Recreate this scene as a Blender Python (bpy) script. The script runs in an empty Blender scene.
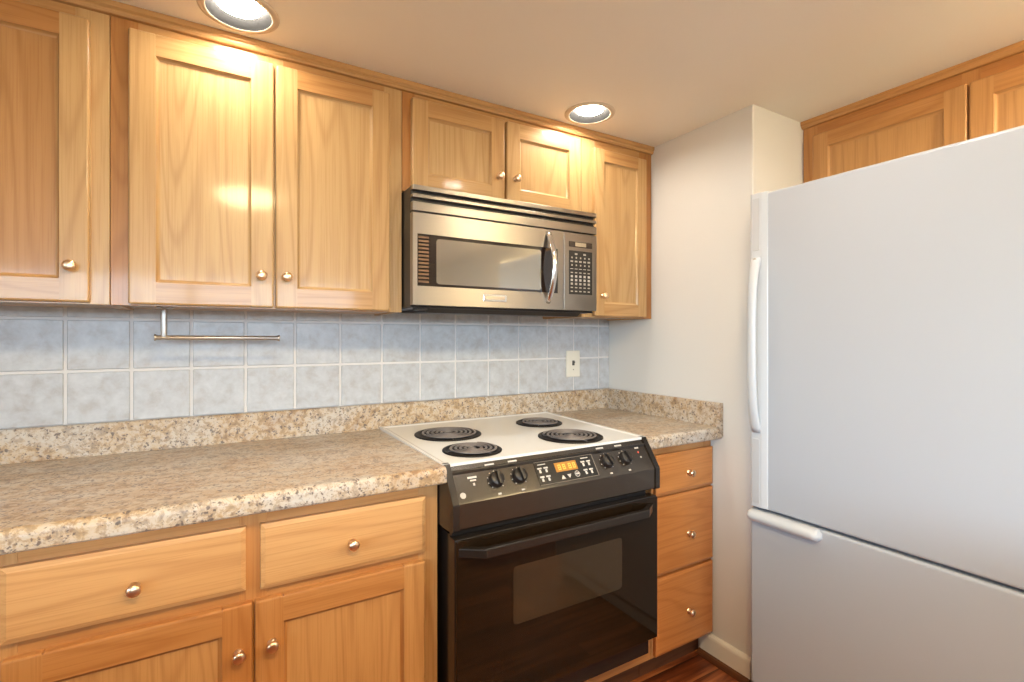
import bpy, bmesh, math, random
from mathutils import Vector, Matrix
from mathutils.geometry import delaunay_2d_cdt

R = random.Random(7)
SC = bpy.context.scene
COL = SC.collection
PI = math.pi

# ------------------------------------------------------------------ camera
cam_data = bpy.data.cameras.new('camera')
cam = bpy.data.objects.new('camera', cam_data)
COL.objects.link(cam)
cam.location = (-1.6805, -1.902, 1.2656)
cam.rotation_euler = (math.radians(90), 0, math.radians(-30.533))
cam_data.sensor_width = 36.0
cam_data.sensor_fit = 'HORIZONTAL'
cam_data.lens = 498.03 / 1024 * 36
cam_data.shift_y = -3.83 / 1024
cam_data.clip_start = 0.01
SC.camera = cam

# ------------------------------------------------------------------ world, lights, exposure
SC.view_settings.view_transform = 'Standard'
SC.view_settings.look = 'None'
SC.view_settings.gamma = 1.0
SC.view_settings.use_curve_mapping = False
SC.view_settings.exposure = 0.2

LAMP_STRENGTH = 122.0
LAMP_COLOR = (1.0, 0.90, 0.76)
DOME_STRENGTH = 96.0
DOME_COLOR = (1.0, 0.77, 0.42)
DAY_COLOR = (0.66, 0.85, 1.0)

world = bpy.data.worlds.new('World')
SC.world = world
world.use_nodes = True
wn = world.node_tree.nodes
wn['Background'].inputs[0].default_value = (0.70, 0.87, 1.0, 1)
wn['Background'].inputs[1].default_value = 1.5


def area_light(name, loc, rot, sx, sy, power, color, spread=180):
    d = bpy.data.lights.new(name, 'AREA')
    d.shape = 'RECTANGLE'
    d.size = sx
    d.size_y = sy
    d.energy = power
    d.color = color
    d.spread = math.radians(spread)
    o = bpy.data.objects.new(name, d)
    o.location = loc
    o.rotation_euler = rot
    COL.objects.link(o)
    return o


# daylight from outdoors, entering through the window in the left wall and the wide window behind the camera
area_light('daylight_left', (-7.6, -3.9, 2.05), (0, math.radians(-90), 0), 1.1, 4.4, 520, DAY_COLOR)
area_light('daylight_behind', (-1.9, -8.0, 2.05), (math.radians(90), 0, 0), 6.0, 1.1, 380, (0.66, 0.84, 1.0))


# ------------------------------------------------------------------ materials
def new_mat(name):
    m = bpy.data.materials.new(name)
    m.use_nodes = True
    nt = m.node_tree
    b = nt.nodes['Principled BSDF']
    return m, nt, b


def simple(name, col, rough=0.5, metal=0.0, spec=0.5, coat=0.0, emit=None, estr=0.0):
    m, nt, b = new_mat(name)
    b.inputs['Base Color'].default_value = (*col, 1)
    b.inputs['Roughness'].default_value = rough
    b.inputs['Metallic'].default_value = metal
    b.inputs['Specular IOR Level'].default_value = spec
    b.inputs['Coat Weight'].default_value = coat
    if emit:
        b.inputs['Emission Color'].default_value = (*emit, 1)
        b.inputs['Emission Strength'].default_value = estr
    return m


def nd(nt, t, **kw):
    n = nt.nodes.new(t)
    for k, v in kw.items():
        setattr(n, k, v)
    return n


def ramp(nt, stops):
    n = nt.nodes.new('ShaderNodeValToRGB')
    cr = n.color_ramp
    while len(cr.elements) < len(stops):
        cr.elements.new(0.5)
    for e, (p, c) in zip(cr.elements, stops):
        e.position = p
        e.color = (*c, 1) if len(c) == 3 else c
    return n


def mixc(nt, fac, a, b, mode='MIX'):
    n = nt.nodes.new('ShaderNodeMix')
    n.data_type = 'RGBA'
    n.blend_type = mode
    n.clamp_factor = True
    for k, v in ((0, fac), (6, a), (7, b)):
        if isinstance(v, (int, float)):
            n.inputs[k].default_value = v
        elif isinstance(v, tuple):
            n.inputs[k].default_value = (*v, 1) if len(v) == 3 else v
        else:
            nt.links.new(v, n.inputs[k])
    return n.outputs[2]


def mapping(nt, vec, scale, loc=(0, 0, 0)):
    mp = nt.nodes.new('ShaderNodeMapping')
    mp.inputs['Scale'].default_value = scale
    mp.inputs['Location'].default_value = loc
    nt.links.new(vec, mp.inputs['Vector'])
    return mp.outputs[0]


def noise(nt, vec, scale, detail=3, rough=0.5, dist=0.0):
    n = nt.nodes.new('ShaderNodeTexNoise')
    n.inputs['Scale'].default_value = scale
    n.inputs['Detail'].default_value = detail
    n.inputs['Roughness'].default_value = rough
    n.inputs['Distortion'].default_value = dist
    nt.links.new(vec, n.inputs['Vector'])
    return n.outputs[0]


def math_n(nt, op, a, b=None, c=None):
    n = nt.nodes.new('ShaderNodeMath')
    n.operation = op
    for i, v in enumerate((a, b, c)):
        if v is None:
            continue
        if isinstance(v, (int, float)):
            n.inputs[i].default_value = v
        else:
            nt.links.new(v, n.inputs[i])
    return n.outputs[0]


def bump(nt, height, b, strength=0.2, dist=0.002):
    n = nt.nodes.new('ShaderNodeBump')
    n.inputs['Strength'].default_value = strength
    n.inputs['Distance'].default_value = dist
    nt.links.new(height, n.inputs['Height'])
    nt.links.new(n.outputs[0], b.inputs['Normal'])


def oak(name, light, dark, pore, rough=0.33, ring=11.0, coat=0.30):
    """Honey coloured wood; the 'gc' attribute holds each board's own grain coordinates (z runs along the grain)."""
    m, nt, b = new_mat(name)
    at = nd(nt, 'ShaderNodeAttribute', attribute_name='gc')
    tn = nd(nt, 'ShaderNodeAttribute', attribute_name='tint')
    v = at.outputs['Vector']
    field = noise(nt, mapping(nt, v, (8.0, 8.0, 0.75)), 1.0, 1.0, 0.4, 0.1)
    s = math_n(nt, 'SINE', math_n(nt, 'MULTIPLY', field, ring * 6.28))
    s = math_n(nt, 'MULTIPLY_ADD', s, 0.5, 0.5)
    s = math_n(nt, 'POWER', s, 4.0)
    fine = noise(nt, mapping(nt, v, (260, 260, 5.0)), 1.0, 3, 0.6)
    streak = noise(nt, mapping(nt, v, (60, 60, 1.2)), 1.0, 3, 0.55)
    base = mixc(nt, streak, light, dark)
    base = mixc(nt, math_n(nt, 'MULTIPLY', s, 0.31), base, pore)
    fr = ramp(nt, [(0.48, (0, 0, 0)), (0.66, (1, 1, 1))])
    nt.links.new(fine, fr.inputs[0])
    base = mixc(nt, math_n(nt, 'MULTIPLY', fr.outputs[0], 0.26), base, pore)
    tr = ramp(nt, [(0.0, (0.82, 0.58, 0.38)), (0.45, (0.97, 0.92, 0.86)), (0.6, (1, 1, 1)), (1.0, (1.06, 1.1, 1.15))])
    nt.links.new(tn.outputs['Fac'], tr.inputs[0])
    base = mixc(nt, 1.0, base, tr.outputs[0], 'MULTIPLY')
    nt.links.new(base, b.inputs['Base Color'])
    b.inputs['Roughness'].default_value = rough
    b.inputs['Specular IOR Level'].default_value = 0.3
    b.inputs['Coat Weight'].default_value = coat
    b.inputs['Coat Roughness'].default_value = 0.09
    bump(nt, fine, b, 0.12, 0.0006)
    return m


M = {}
M['oak'] = oak('honey_oak', (0.54, 0.355, 0.165), (0.475, 0.29, 0.122), (0.29, 0.132, 0.042))
M['oak_base'] = oak('warm_lit_oak', (0.65, 0.375, 0.16), (0.57, 0.30, 0.115), (0.36, 0.145, 0.045))  # wall-cabinet oak with the warmer low light put into its colour
M['oak_drawer'] = oak('russet_oak', (0.62, 0.27, 0.085), (0.54, 0.215, 0.06), (0.36, 0.115, 0.026))
M['oak_red'] = oak('reddish_oak', (0.58, 0.31, 0.12), (0.52, 0.26, 0.09), (0.30, 0.12, 0.036))
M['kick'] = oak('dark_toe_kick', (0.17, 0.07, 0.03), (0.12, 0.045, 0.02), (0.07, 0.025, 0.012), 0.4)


def floor_mat():
    m, nt, b = new_mat('cherry_plank_floor')
    tc = nd(nt, 'ShaderNodeTexCoord')
    br = nt.nodes.new('ShaderNodeTexBrick')
    br.offset = 0.37
    br.inputs['Color1'].default_value = (0, 0, 0, 1)
    br.inputs['Color2'].default_value = (1, 1, 1, 1)
    br.inputs['Mortar'].default_value = (0.5, 0.5, 0.5, 1)
    br.inputs['Scale'].default_value = 1.0
    br.inputs['Mortar Size'].default_value = 0.0015
    br.inputs['Brick Width'].default_value = 1.1
    br.inputs['Row Height'].default_value = 0.095
    nt.links.new(tc.outputs['Object'], br.inputs['Vector'])
    add = nd(nt, 'ShaderNodeVectorMath', operation='ADD')
    sc = nd(nt, 'ShaderNodeVectorMath', operation='SCALE')
    nt.links.new(br.outputs['Color'], sc.inputs[0])
    sc.inputs['Scale'].default_value = 7.0
    nt.links.new(tc.outputs['Object'], add.inputs[0])
    nt.links.new(sc.outputs[0], add.inputs[1])
    n1 = noise(nt, mapping(nt, add.outputs[0], (2.2, 26, 1)), 1.0, 4, 0.62, 0.6)
    n2 = noise(nt, mapping(nt, add.outputs[0], (1.2, 9, 1)), 1.0, 2, 0.5, 0.8)
    cr = ramp(nt, [(0.34, (0.035, 0.008, 0.003)), (0.46, (0.18, 0.042, 0.012)), (0.58, (0.42, 0.13, 0.040)), (0.75, (0.60, 0.25, 0.09))])
    nt.links.new(math_n(nt, 'ADD', math_n(nt, 'MULTIPLY', n1, 0.65), math_n(nt, 'MULTIPLY', n2, 0.35)), cr.inputs[0])
    bw = nd(nt, 'ShaderNodeRGBToBW')
    nt.links.new(br.outputs['Color'], bw.inputs[0])
    c = mixc(nt, 0.55, cr.outputs[0], mixc(nt, bw.outputs[0], (0.55, 0.5, 0.5), (1.15, 1.15, 1.15)), 'MULTIPLY')
    c = mixc(nt, br.outputs['Fac'], c, (0.02, 0.008, 0.004))
    nt.links.new(c, b.inputs['Base Color'])
    b.inputs['Roughness'].default_value = 0.32
    return m


M['floor'] = floor_mat()


def paint(name, col, rough=0.6, bscale=170.0, bst=0.25):
    m, nt, b = new_mat(name)
    tc = nd(nt, 'ShaderNodeTexCoord')
    n1 = noise(nt, tc.outputs['Object'], bscale, 3, 0.55)
    n2 = noise(nt, tc.outputs['Object'], 2.5, 2, 0.5)
    c = mixc(nt, n2, col, tuple(x * 0.96 for x in col))
    nt.links.new(c, b.inputs['Base Color'])
    b.inputs['Roughness'].default_value = rough
    bump(nt, n1, b, bst, 0.0012)
    return m


M['wall'] = paint('warm_white_wall_paint', (0.715, 0.70, 0.67))
M['ceiling'] = paint('cream_ceiling_paint', (0.95, 0.91, 0.82), 0.55, 120.0, 0.2)
M['base_white'] = simple('white_baseboard_paint', (0.80, 0.77, 0.70), 0.35)


def granite_mat():
    m, nt, b = new_mat('speckled_granite_laminate')
    tc = nd(nt, 'ShaderNodeTexCoord')
    v = tc.outputs['Object']
    big = noise(nt, mapping(nt, v, (1, 2.0, 1.4)), 5.0, 5, 0.62, 0.7)
    mid = noise(nt, v, 42.0, 5, 0.7, 0.5)
    fin = noise(nt, v, 120.0, 3, 0.6)
    cr = ramp(nt, [(0.30, (0.36, 0.21, 0.105)), (0.44, (0.56, 0.39, 0.21)), (0.55, (0.58, 0.49, 0.38)), (0.70, (0.57, 0.54, 0.49))])
    nt.links.new(big, cr.inputs[0])
    mr = ramp(nt, [(0.38, (0.13, 0.08, 0.055)), (0.455, (0.36, 0.225, 0.12)), (0.51, (0.52, 0.435, 0.34)), (0.66, (0.53, 0.51, 0.485))])
    nt.links.new(mid, mr.inputs[0])
    c = mixc(nt, 0.5, cr.outputs[0], mr.outputs[0])
    wob = nt.nodes.new('ShaderNodeTexNoise')
    wob.inputs['Scale'].default_value = 95.0
    wob.inputs['Detail'].default_value = 3.0
    nt.links.new(v, wob.inputs['Vector'])
    wsc = nd(nt, 'ShaderNodeVectorMath', operation='MULTIPLY_ADD')
    nt.links.new(wob.outputs['Color'], wsc.inputs[0])
    wsc.inputs[1].default_value = (0.020, 0.020, 0.020)
    nt.links.new(v, wsc.inputs[2])
    vo = nt.nodes.new('ShaderNodeTexVoronoi')
    vo.inputs['Scale'].default_value = 105.0
    nt.links.new(wsc.outputs[0], vo.inputs['Vector'])
    sp = ramp(nt, [(0.28, (1, 1, 1)), (0.46, (0, 0, 0))])
    nt.links.new(vo.outputs['Distance'], sp.inputs[0])
    msk = ramp(nt, [(0.47, (0, 0, 0)), (0.54, (1, 1, 1))])
    nt.links.new(noise(nt, v, 55.0, 3, 0.6), msk.inputs[0])
    f = math_n(nt, 'MULTIPLY', math_n(nt, 'MULTIPLY', sp.outputs[0], msk.outputs[0]), 0.9)
    c = mixc(nt, f, c, (0.12, 0.09, 0.08))
    fr = ramp(nt, [(0.56, (0, 0, 0)), (0.66, (1, 1, 1))])
    nt.links.new(fin, fr.inputs[0])
    c = mixc(nt, math_n(nt, 'MULTIPLY', fr.outputs[0], 0.5), c, (0.22, 0.13, 0.08))
    nt.links.new(c, b.inputs['Base Color'])
    b.inputs['Roughness'].default_value = 0.30
    b.inputs['Specular IOR Level'].default_value = 0.45
    return m


M['granite'] = granite_mat()


def tile_mat():
    m, nt, b = new_mat('pale_stone_tile')
    tc = nd(nt, 'ShaderNodeTexCoord')
    v = tc.outputs['Object']
    n1 = noise(nt, v, 24.0, 6, 0.62, 0.3)
    n2 = noise(nt, v, 60.0, 4, 0.6, 0.4)
    cr = ramp(nt, [(0.32, (0.43, 0.415, 0.415)), (0.48, (0.485, 0.495, 0.515)), (0.68, (0.545, 0.56, 0.585))])
    nt.links.new(n1, cr.inputs[0])
    c = mixc(nt, 0.25, cr.outputs[0], n2, 'SOFT_LIGHT')
    nt.links.new(c, b.inputs['Base Color'])
    b.inputs['Roughness'].default_value = 0.35
    bump(nt, n2, b, 0.12, 0.001)
    return m


M['tile'] = tile_mat()
M['grout'] = simple('grout', (0.72, 0.70, 0.69), 0.9, spec=0.2)


def steel_mat():
    m, nt, b = new_mat('brushed_stainless_steel')
    tc = nd(nt, 'ShaderNodeTexCoord')
    n1 = noise(nt, mapping(nt, tc.outputs['Object'], (3, 3, 700)), 1.0, 3, 0.6)
    b.inputs['Base Color'].default_value = (0.37, 0.335, 0.295, 1)
    b.inputs['Metallic'].default_value = 1.0
    b.inputs['Roughness'].default_value = 0.36
    b.inputs['Anisotropic'].default_value = 0.7
    b.inputs['Anisotropic Rotation'].default_value = 0.25
    tg = nd(nt, 'ShaderNodeTangent', direction_type='RADIAL', axis='Z')
    nt.links.new(tg.outputs[0], b.inputs['Tangent'])
    bump(nt, n1, b, 0.05, 0.0004)
    return m


M['steel'] = steel_mat()
M['chrome'] = simple('satin_chrome', (0.78, 0.77, 0.75), 0.18, 1.0)
M['nickel'] = simple('satin_nickel', (0.50, 0.46, 0.42), 0.42, 1.0)
M['brass'] = simple('satin_copper_brass', (0.90, 0.66, 0.44), 0.30, 1.0)
M['black_enamel'] = simple('black_enamel', (0.018, 0.014, 0.012), 0.22)
M['black_panel'] = simple('black_satin_panel', (0.022, 0.015, 0.010), 0.22, spec=0.9)
M['black_plastic'] = simple('black_plastic', (0.014, 0.010, 0.008), 0.40)
M['black_glass'] = simple('black_glass', (0.014, 0.008, 0.004), 0.04, spec=0.32)
M['mw_glass'] = simple('smoked_glass', (0.020, 0.012, 0.009), 0.04, spec=0.8)
M['mw_screen'] = simple('smoked_reflective_screen', (0.42, 0.38, 0.32), 0.05, metal=0.7, spec=0.8)
M['reflection_bars'] = simple('brown_reflection', (0.17, 0.095, 0.048), 0.35, 0.3)  # colour of the stripes mirrored in the microwave window
M['oven_window'] = None
M['white_enamel'] = simple('white_porcelain_enamel', (0.78, 0.77, 0.75), 0.16, coat=0.3)
M['coil'] = simple('grey_coil_metal', (0.20, 0.175, 0.165), 0.40, 0.3)
M['bowl'] = simple('dark_drip_bowl_enamel', (0.010, 0.007, 0.006), 0.5, spec=0.25)
M['white_mark'] = simple('white_print', (0.50, 0.47, 0.43), 0.5)
M['grey_mark'] = simple('grey_print', (0.42, 0.38, 0.33), 0.5)
M['red_mark'] = simple('red_print', (0.55, 0.08, 0.05), 0.5)
M['amber'] = simple('amber_display', (0.25, 0.11, 0.02), 0.2, emit=(1.0, 0.42, 0.07), estr=0.28)
M['amber_digit'] = simple('amber_digits', (0.5, 0.3, 0.05), 0.2, emit=(1.0, 0.62, 0.10), estr=0.6)
M['lcd'] = simple('dark_display', (0.05, 0.035, 0.025), 0.1)
M['lcd_text'] = simple('display_text', (0.40, 0.32, 0.22), 0.3)
M['plate'] = simple('almond_plastic', (0.76, 0.72, 0.62), 0.35)
M['white_trim'] = simple('cream_light_trim', (0.62, 0.53, 0.42), 0.45)
M['baffle'] = simple('dark_light_baffle', (0.018, 0.018, 0.018), 0.7, spec=0.1)
M['window_frame'] = simple('white_window_frame', (0.8, 0.8, 0.8), 0.4)
M['dome'] = simple('warm_glass_dome', (1, 1, 1), 0.5, emit=DOME_COLOR, estr=DOME_STRENGTH)
M['lens'] = simple('lamp_lens', (1, 1, 1), 0.5, emit=LAMP_COLOR, estr=LAMP_STRENGTH)


def oven_window_mat():
    m, nt, b = new_mat('oven_window_screen')
    tc = nd(nt, 'ShaderNodeTexCoord')
    vo = nt.nodes.new('ShaderNodeTexVoronoi')
    vo.inputs['Randomness'].default_value = 0.0
    vo.inputs['Scale'].default_value = 260.0
    nt.links.new(tc.outputs['Object'], vo.inputs['Vector'])
    r = ramp(nt, [(0.3, (0.066, 0.046, 0.027)), (0.5, (0.034, 0.023, 0.013))])
    nt.links.new(vo.outputs['Distance'], r.inputs[0])
    nt.links.new(r.outputs[0], b.inputs['Base Color'])
    b.inputs['Roughness'].default_value = 0.05
    b.inputs['Specular IOR Level'].default_value = 0.6
    return m


M['oven_window'] = oven_window_mat()


def fridge_mat():
    m, nt, b = new_mat('white_textured_fridge_enamel')
    tc = nd(nt, 'ShaderNodeTexCoord')
    n1 = noise(nt, tc.outputs['Object'], 260.0, 2, 0.5)
    b.inputs['Base Color'].default_value = (0.455, 0.49, 0.545, 1)
    b.inputs['Roughness'].default_value = 0.30
    bump(nt, n1, b, 0.06, 0.0006)
    return m


M['fridge'] = fridge_mat()
M['fridge_trim'] = simple('white_fridge_plastic', (0.58, 0.61, 0.645), 0.28)
M['fridge_inset'] = simple('pale_grey_inset_plastic', (0.52, 0.54, 0.565), 0.35)
M['gasket'] = simple('grey_gasket', (0.25, 0.25, 0.26), 0.7)

# ------------------------------------------------------------------ mesh helpers
ORG = {}


class MB:
    """Collects shapes given in world coordinates and links them as ONE mesh object."""

    def __init__(self):
        self.v, self.f, self.mi, self.sm, self.gc, self.ti = [], [], [], [], [], []

    def add(self, verts, faces, mi=0, smooth=False, grain='z', tint=None):
        n = len(self.v)
        off = Vector((R.uniform(-20, 20), R.uniform(-20, 20), R.uniform(-20, 20)))
        t = R.uniform(0.3, 0.75) if tint is None else tint
        for p in verts:
            p = Vector(p)
            self.v.append(p)
            q = {'z': (p.x, p.y, p.z), 'x': (p.z, p.y, p.x), 'y': (p.z, p.x, p.y)}[grain]
            self.gc.append(Vector(q) + off)
            self.ti.append(t)
        for f in faces:
            self.f.append([i + n for i in f])
            self.mi.append(mi)
            self.sm.append(smooth)

    def addbm(self, bm, **kw):
        bm.verts.index_update()
        self.add([v.co.copy() for v in bm.verts], [[v.index for v in f.verts] for f in bm.faces], **kw)
        bm.free()

    def box(self, x0, x1, y0, y1, z0, z1, bev=0.0, seg=2, pick=None, **kw):
        x0, x1 = min(x0, x1), max(x0, x1)
        y0, y1 = min(y0, y1), max(y0, y1)
        z0, z1 = min(z0, z1), max(z0, z1)
        bm = bmesh.new()
        bmesh.ops.create_cube(bm, size=1)
        for v in bm.verts:
            v.co = Vector(((x0 + x1) / 2 + v.co.x * (x1 - x0), (y0 + y1) / 2 + v.co.y * (y1 - y0), (z0 + z1) / 2 + v.co.z * (z1 - z0)))
        if bev > 0:
            b = min(bev, 0.49 * min(x1 - x0, y1 - y0, z1 - z0))
            ed = [e for e in bm.edges if pick is None or pick((e.verts[0].co + e.verts[1].co) / 2)]
            if ed:
                bmesh.ops.bevel(bm, geom=ed, offset=b, segments=seg, profile=0.5, affect='EDGES')
        self.addbm(bm, **kw)

    def prism(self, prof, axis, a0, a1, **kw):
        """prof: list of 2-D points in the two other axes (in x,y,z order), extruded along axis from a0 to a1."""
        def P(p, a):
            return {'x': (a, p[0], p[1]), 'y': (p[0], a, p[1]), 'z': (p[0], p[1], a)}[axis]
        n = len(prof)
        vs = [P(p, a0) for p in prof] + [P(p, a1) for p in prof]
        fs = [[i, (i + 1) % n, n + (i + 1) % n, n + i] for i in range(n)] + [list(range(n))[::-1], list(range(n, 2 * n))]
        bm = bmesh.new()
        bv = [bm.verts.new(v) for v in vs]
        for f in fs:
            bm.faces.new([bv[i] for i in f])
        bmesh.ops.recalc_face_normals(bm, faces=bm.faces[:])
        self.addbm(bm, **kw)

    def lathe(self, prof, c, axis, n=32, cap=True, **kw):
        """prof: (radius, distance along axis); axis: unit Vector."""
        ax = Vector(axis).normalized()
        t = Vector((0, 0, 1)) if abs(ax.z) < 0.9 else Vector((1, 0, 0))
        e1 = ax.cross(t).normalized()
        e2 = ax.cross(e1)
        c = Vector(c)
        bm = bmesh.new()
        rings = []
        for r, h in prof:
            if r < 1e-6:
                rings.append([bm.verts.new(c + ax * h)])
            else:
                rings.append([bm.verts.new(c + ax * h + (e1 * math.cos(2 * PI * k / n) + e2 * math.sin(2 * PI * k / n)) * r) for k in range(n)])
        for A, B in zip(rings, rings[1:]):
            for k in range(n):
                k2 = (k + 1) % n
                if len(A) == 1 and len(B) == 1:
                    continue
                if len(A) == 1:
                    bm.faces.new([A[0], B[k], B[k2]])
                elif len(B) == 1:
                    bm.faces.new([A[k], B[0], A[k2]])
                else:
                    bm.faces.new([A[k], B[k], B[k2], A[k2]])
        if cap:
            for r_ in (rings[0], rings[-1]):
                if len(r_) > 1:
                    bm.faces.new(r_)
        bmesh.ops.recalc_face_normals(bm, faces=bm.faces[:])
        kw.setdefault('smooth', True)
        self.addbm(bm, **kw)

    def tube(self, pts, r, n=10, r2=None, up=(0, 0, 1), **kw):
        """Tube along pts; r, r2 are the two half-sizes of the (elliptic) section; r may be a list."""
        pts = [Vector(p) for p in pts]
        bm = bmesh.new()
        rings = []
        up = Vector(up)
        for i, p in enumerate(pts):
            d = (pts[min(i + 1, len(pts) - 1)] - pts[max(i - 1, 0)]).normalized()
            e1 = d.cross(up)
            if e1.length < 1e-4:
                e1 = d.cross(Vector((1, 0, 0)))
            e1.normalize()
            e2 = e1.cross(d).normalized()
            ra = r[i] if isinstance(r, list) else r
            rb = ra if r2 is None else (r2[i] if isinstance(r2, list) else r2)
            rings.append([bm.verts.new(p + e1 * math.cos(2 * PI * k / n) * ra + e2 * math.sin(2 * PI * k / n) * rb) for k in range(n)])
        for A, B in zip(rings, rings[1:]):
            for k in range(n):
                bm.faces.new([A[k], A[(k + 1) % n], B[(k + 1) % n], B[k]])
        bm.faces.new(rings[0])
        bm.faces.new(rings[-1])
        bmesh.ops.recalc_face_normals(bm, faces=bm.faces[:])
        kw.setdefault('smooth', True)
        self.addbm(bm, **kw)

    def build(self, name, mats, parent=None, autosmooth=True):
        org = ORG.get(parent.name, Vector()) if parent else Vector()
        me = bpy.data.meshes.new(name)
        me.from_pydata([v - org for v in self.v], [], self.f)
        if not isinstance(mats, (list, tuple)):
            mats = [mats]
        for m in mats:
            me.materials.append(m)
        me.polygons.foreach_set('material_index', self.mi)
        me.polygons.foreach_set('use_smooth', self.sm)
        a = me.attributes.new('gc', 'FLOAT_VECTOR', 'POINT')
        a.data.foreach_set('vector', [c for g in self.gc for c in g])
        a = me.attributes.new('tint', 'FLOAT', 'POINT')
        a.data.foreach_set('value', self.ti)
        me.update()
        o = bpy.data.objects.new(name, me)
        COL.objects.link(o)
        if parent:
            o.parent = parent
        ORG[o.name] = org
        return o


def thing(name, loc, label, cat, group=None):
    o = bpy.data.objects.new(name, None)
    o.empty_display_size = 0.05
    o.location = loc
    COL.objects.link(o)
    ORG[o.name] = Vector(loc)
    tag(o, label, cat, group)
    return o


def tag(o, label, cat, group=None):
    o['label'] = label
    o['category'] = cat
    if group:
        o['group'] = group
    return o


def struct(o):
    o['kind'] = 'structure'
    return o


# ------------------------------------------------------------------ dimensions (metres; back wall y = 0, right wall x = 0)
ZC = 2.116
XL, YN = -4.0, -4.3            # far left wall, wall behind the camera
XA = 0.66                      # back of the refrigerator alcove
YA = -0.7835                   # side of the alcove
LIGHTS = [(-1.633, -0.421), (-0.464, -0.421), (-0.54, -1.30)]

# ------------------------------------------------------------------ room shell
b = MB(); b.box(XL - 0.1, XA + 0.1, YN - 0.1, 0.1, -0.1, 0.0); struct(b.build('floor', M['floor']))
b = MB(); b.box(XL - 0.1, XA + 0.1, 0.0, 0.1, 0.0, ZC + 0.1); struct(b.build('wall_back', M['wall']))
b = MB(); b.box(0.0, XA, YA, 0.0, 0.0, ZC + 0.1, 0.004); struct(b.build('wall_right', M['wall']))
b = MB(); b.box(XA, XA + 0.1, YN, 0.0, 0.0, ZC + 0.1); struct(b.build('wall_alcove', M['wall']))
b = MB()
wy0, wy1, wz0, wz1 = -3.95, -2.05, 0.95, 1.86
b.box(XL - 0.1, XL, YN, wy0, 0, ZC + 0.1); b.box(XL - 0.1, XL, wy1, 0, 0, ZC + 0.1)
b.box(XL - 0.1, XL, wy0, wy1, 0, wz0); b.box(XL - 0.1, XL, wy0, wy1, wz1, ZC + 0.1)
struct(b.build('wall_left', M['wall']))
b = MB()
for y in (wy0, (wy0 + wy1) / 2, wy1):
    b.box(XL - 0.09, XL - 0.01, y - 0.03, y + 0.03, wz0, wz1, 0.004)
for z in (wz0, wz1):
    b.box(XL - 0.09, XL - 0.01, wy0, wy1, z - 0.03, z + 0.03, 0.004)
struct(b.build('window_1', M['window_frame']))
b = MB()
dx0, dx1, dz0, dz1 = -3.45, -0.35, 0.90, 1.86
b.box(XL - 0.1, dx0, YN - 0.1, YN, 0, ZC + 0.1); b.box(dx1, XA + 0.1, YN - 0.1, YN, 0, ZC + 0.1)
b.box(dx0, dx1, YN - 0.1, YN, dz1, ZC + 0.1); b.box(dx0, dx1, YN - 0.1, YN, 0, dz0)
struct(b.build('wall_front', M['wall']))
b = MB()
for x in (dx0, (dx0 + dx1) / 2, dx1):
    b.box(x - 0.035, x + 0.035, YN - 0.09, YN - 0.02, dz0, dz1, 0.004)
for z in (dz0, dz1):
    b.box(dx0, dx1, YN - 0.09, YN - 0.02, z - 0.035, z + 0.035, 0.004)
struct(b.build('window_2', M['window_frame']))

# ceiling with round holes for the recessed lights
pts, edges = [], []
def loop(ps):
    n = len(pts)
    pts.extend(Vector(p) for p in ps)
    edges.extend((n + i, n + (i + 1) % len(ps)) for i in range(len(ps)))
loop([(XL, YN), (XA, YN), (XA, 0.0), (XL, 0.0)])
for lx, ly in LIGHTS:
    loop([(lx + 0.080 * math.cos(2 * PI * k / 40), ly + 0.080 * math.sin(2 * PI * k / 40)) for k in range(40)])
res = delaunay_2d_cdt(pts, edges, [], 2, 1e-5)
def in_hole(f):
    c = sum((res[0][i] for i in f), Vector((0, 0))) / len(f)
    return any((c - Vector(l)).length < 0.0795 for l in LIGHTS)
b = MB(); b.add([(p.x, p.y, ZC) for p in res[0]], [list(reversed(f)) for f in res[2] if not in_hole(f)])
struct(b.build('ceiling', M['ceiling']))


# baseboard with a rounded top and a wooden shoe moulding
def baseboard(name, y0, y1):
    prof = [(-0.0, 0.0), (-0.015, 0.0), (-0.015, 0.078), (-0.013, 0.086), (-0.008, 0.092), (0.0, 0.094)]
    b = MB(); b.prism(prof, 'y', y0, y1)
    struct(b.build(name, M['base_white']))
baseboard('baseboard_right', YA, -0.56)
b = MB()
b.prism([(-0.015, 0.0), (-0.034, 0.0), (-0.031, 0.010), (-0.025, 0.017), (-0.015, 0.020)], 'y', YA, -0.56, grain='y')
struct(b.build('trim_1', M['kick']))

# unseen oak peninsula behind the camera, blocks low daylight (mirrored in the oven glass)
b = MB()
b.box(XL + 0.001, -0.95, -2.58, -1.78, 0.0, 0.895, 0.003, grain='x')
b.box(XL + 0.001, -0.93, -2.60, -1.76, 0.895, 0.93, 0.006, grain='x', mi=1)  # pale worktop cap added to bounce light up to the ceiling
struct(b.build('peninsula', [M['oak_red'], M['granite']]))

# ------------------------------------------------------------------ cabinet pieces
FY = -0.290      # upper face frame
DY = -0.309      # upper door face


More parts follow.
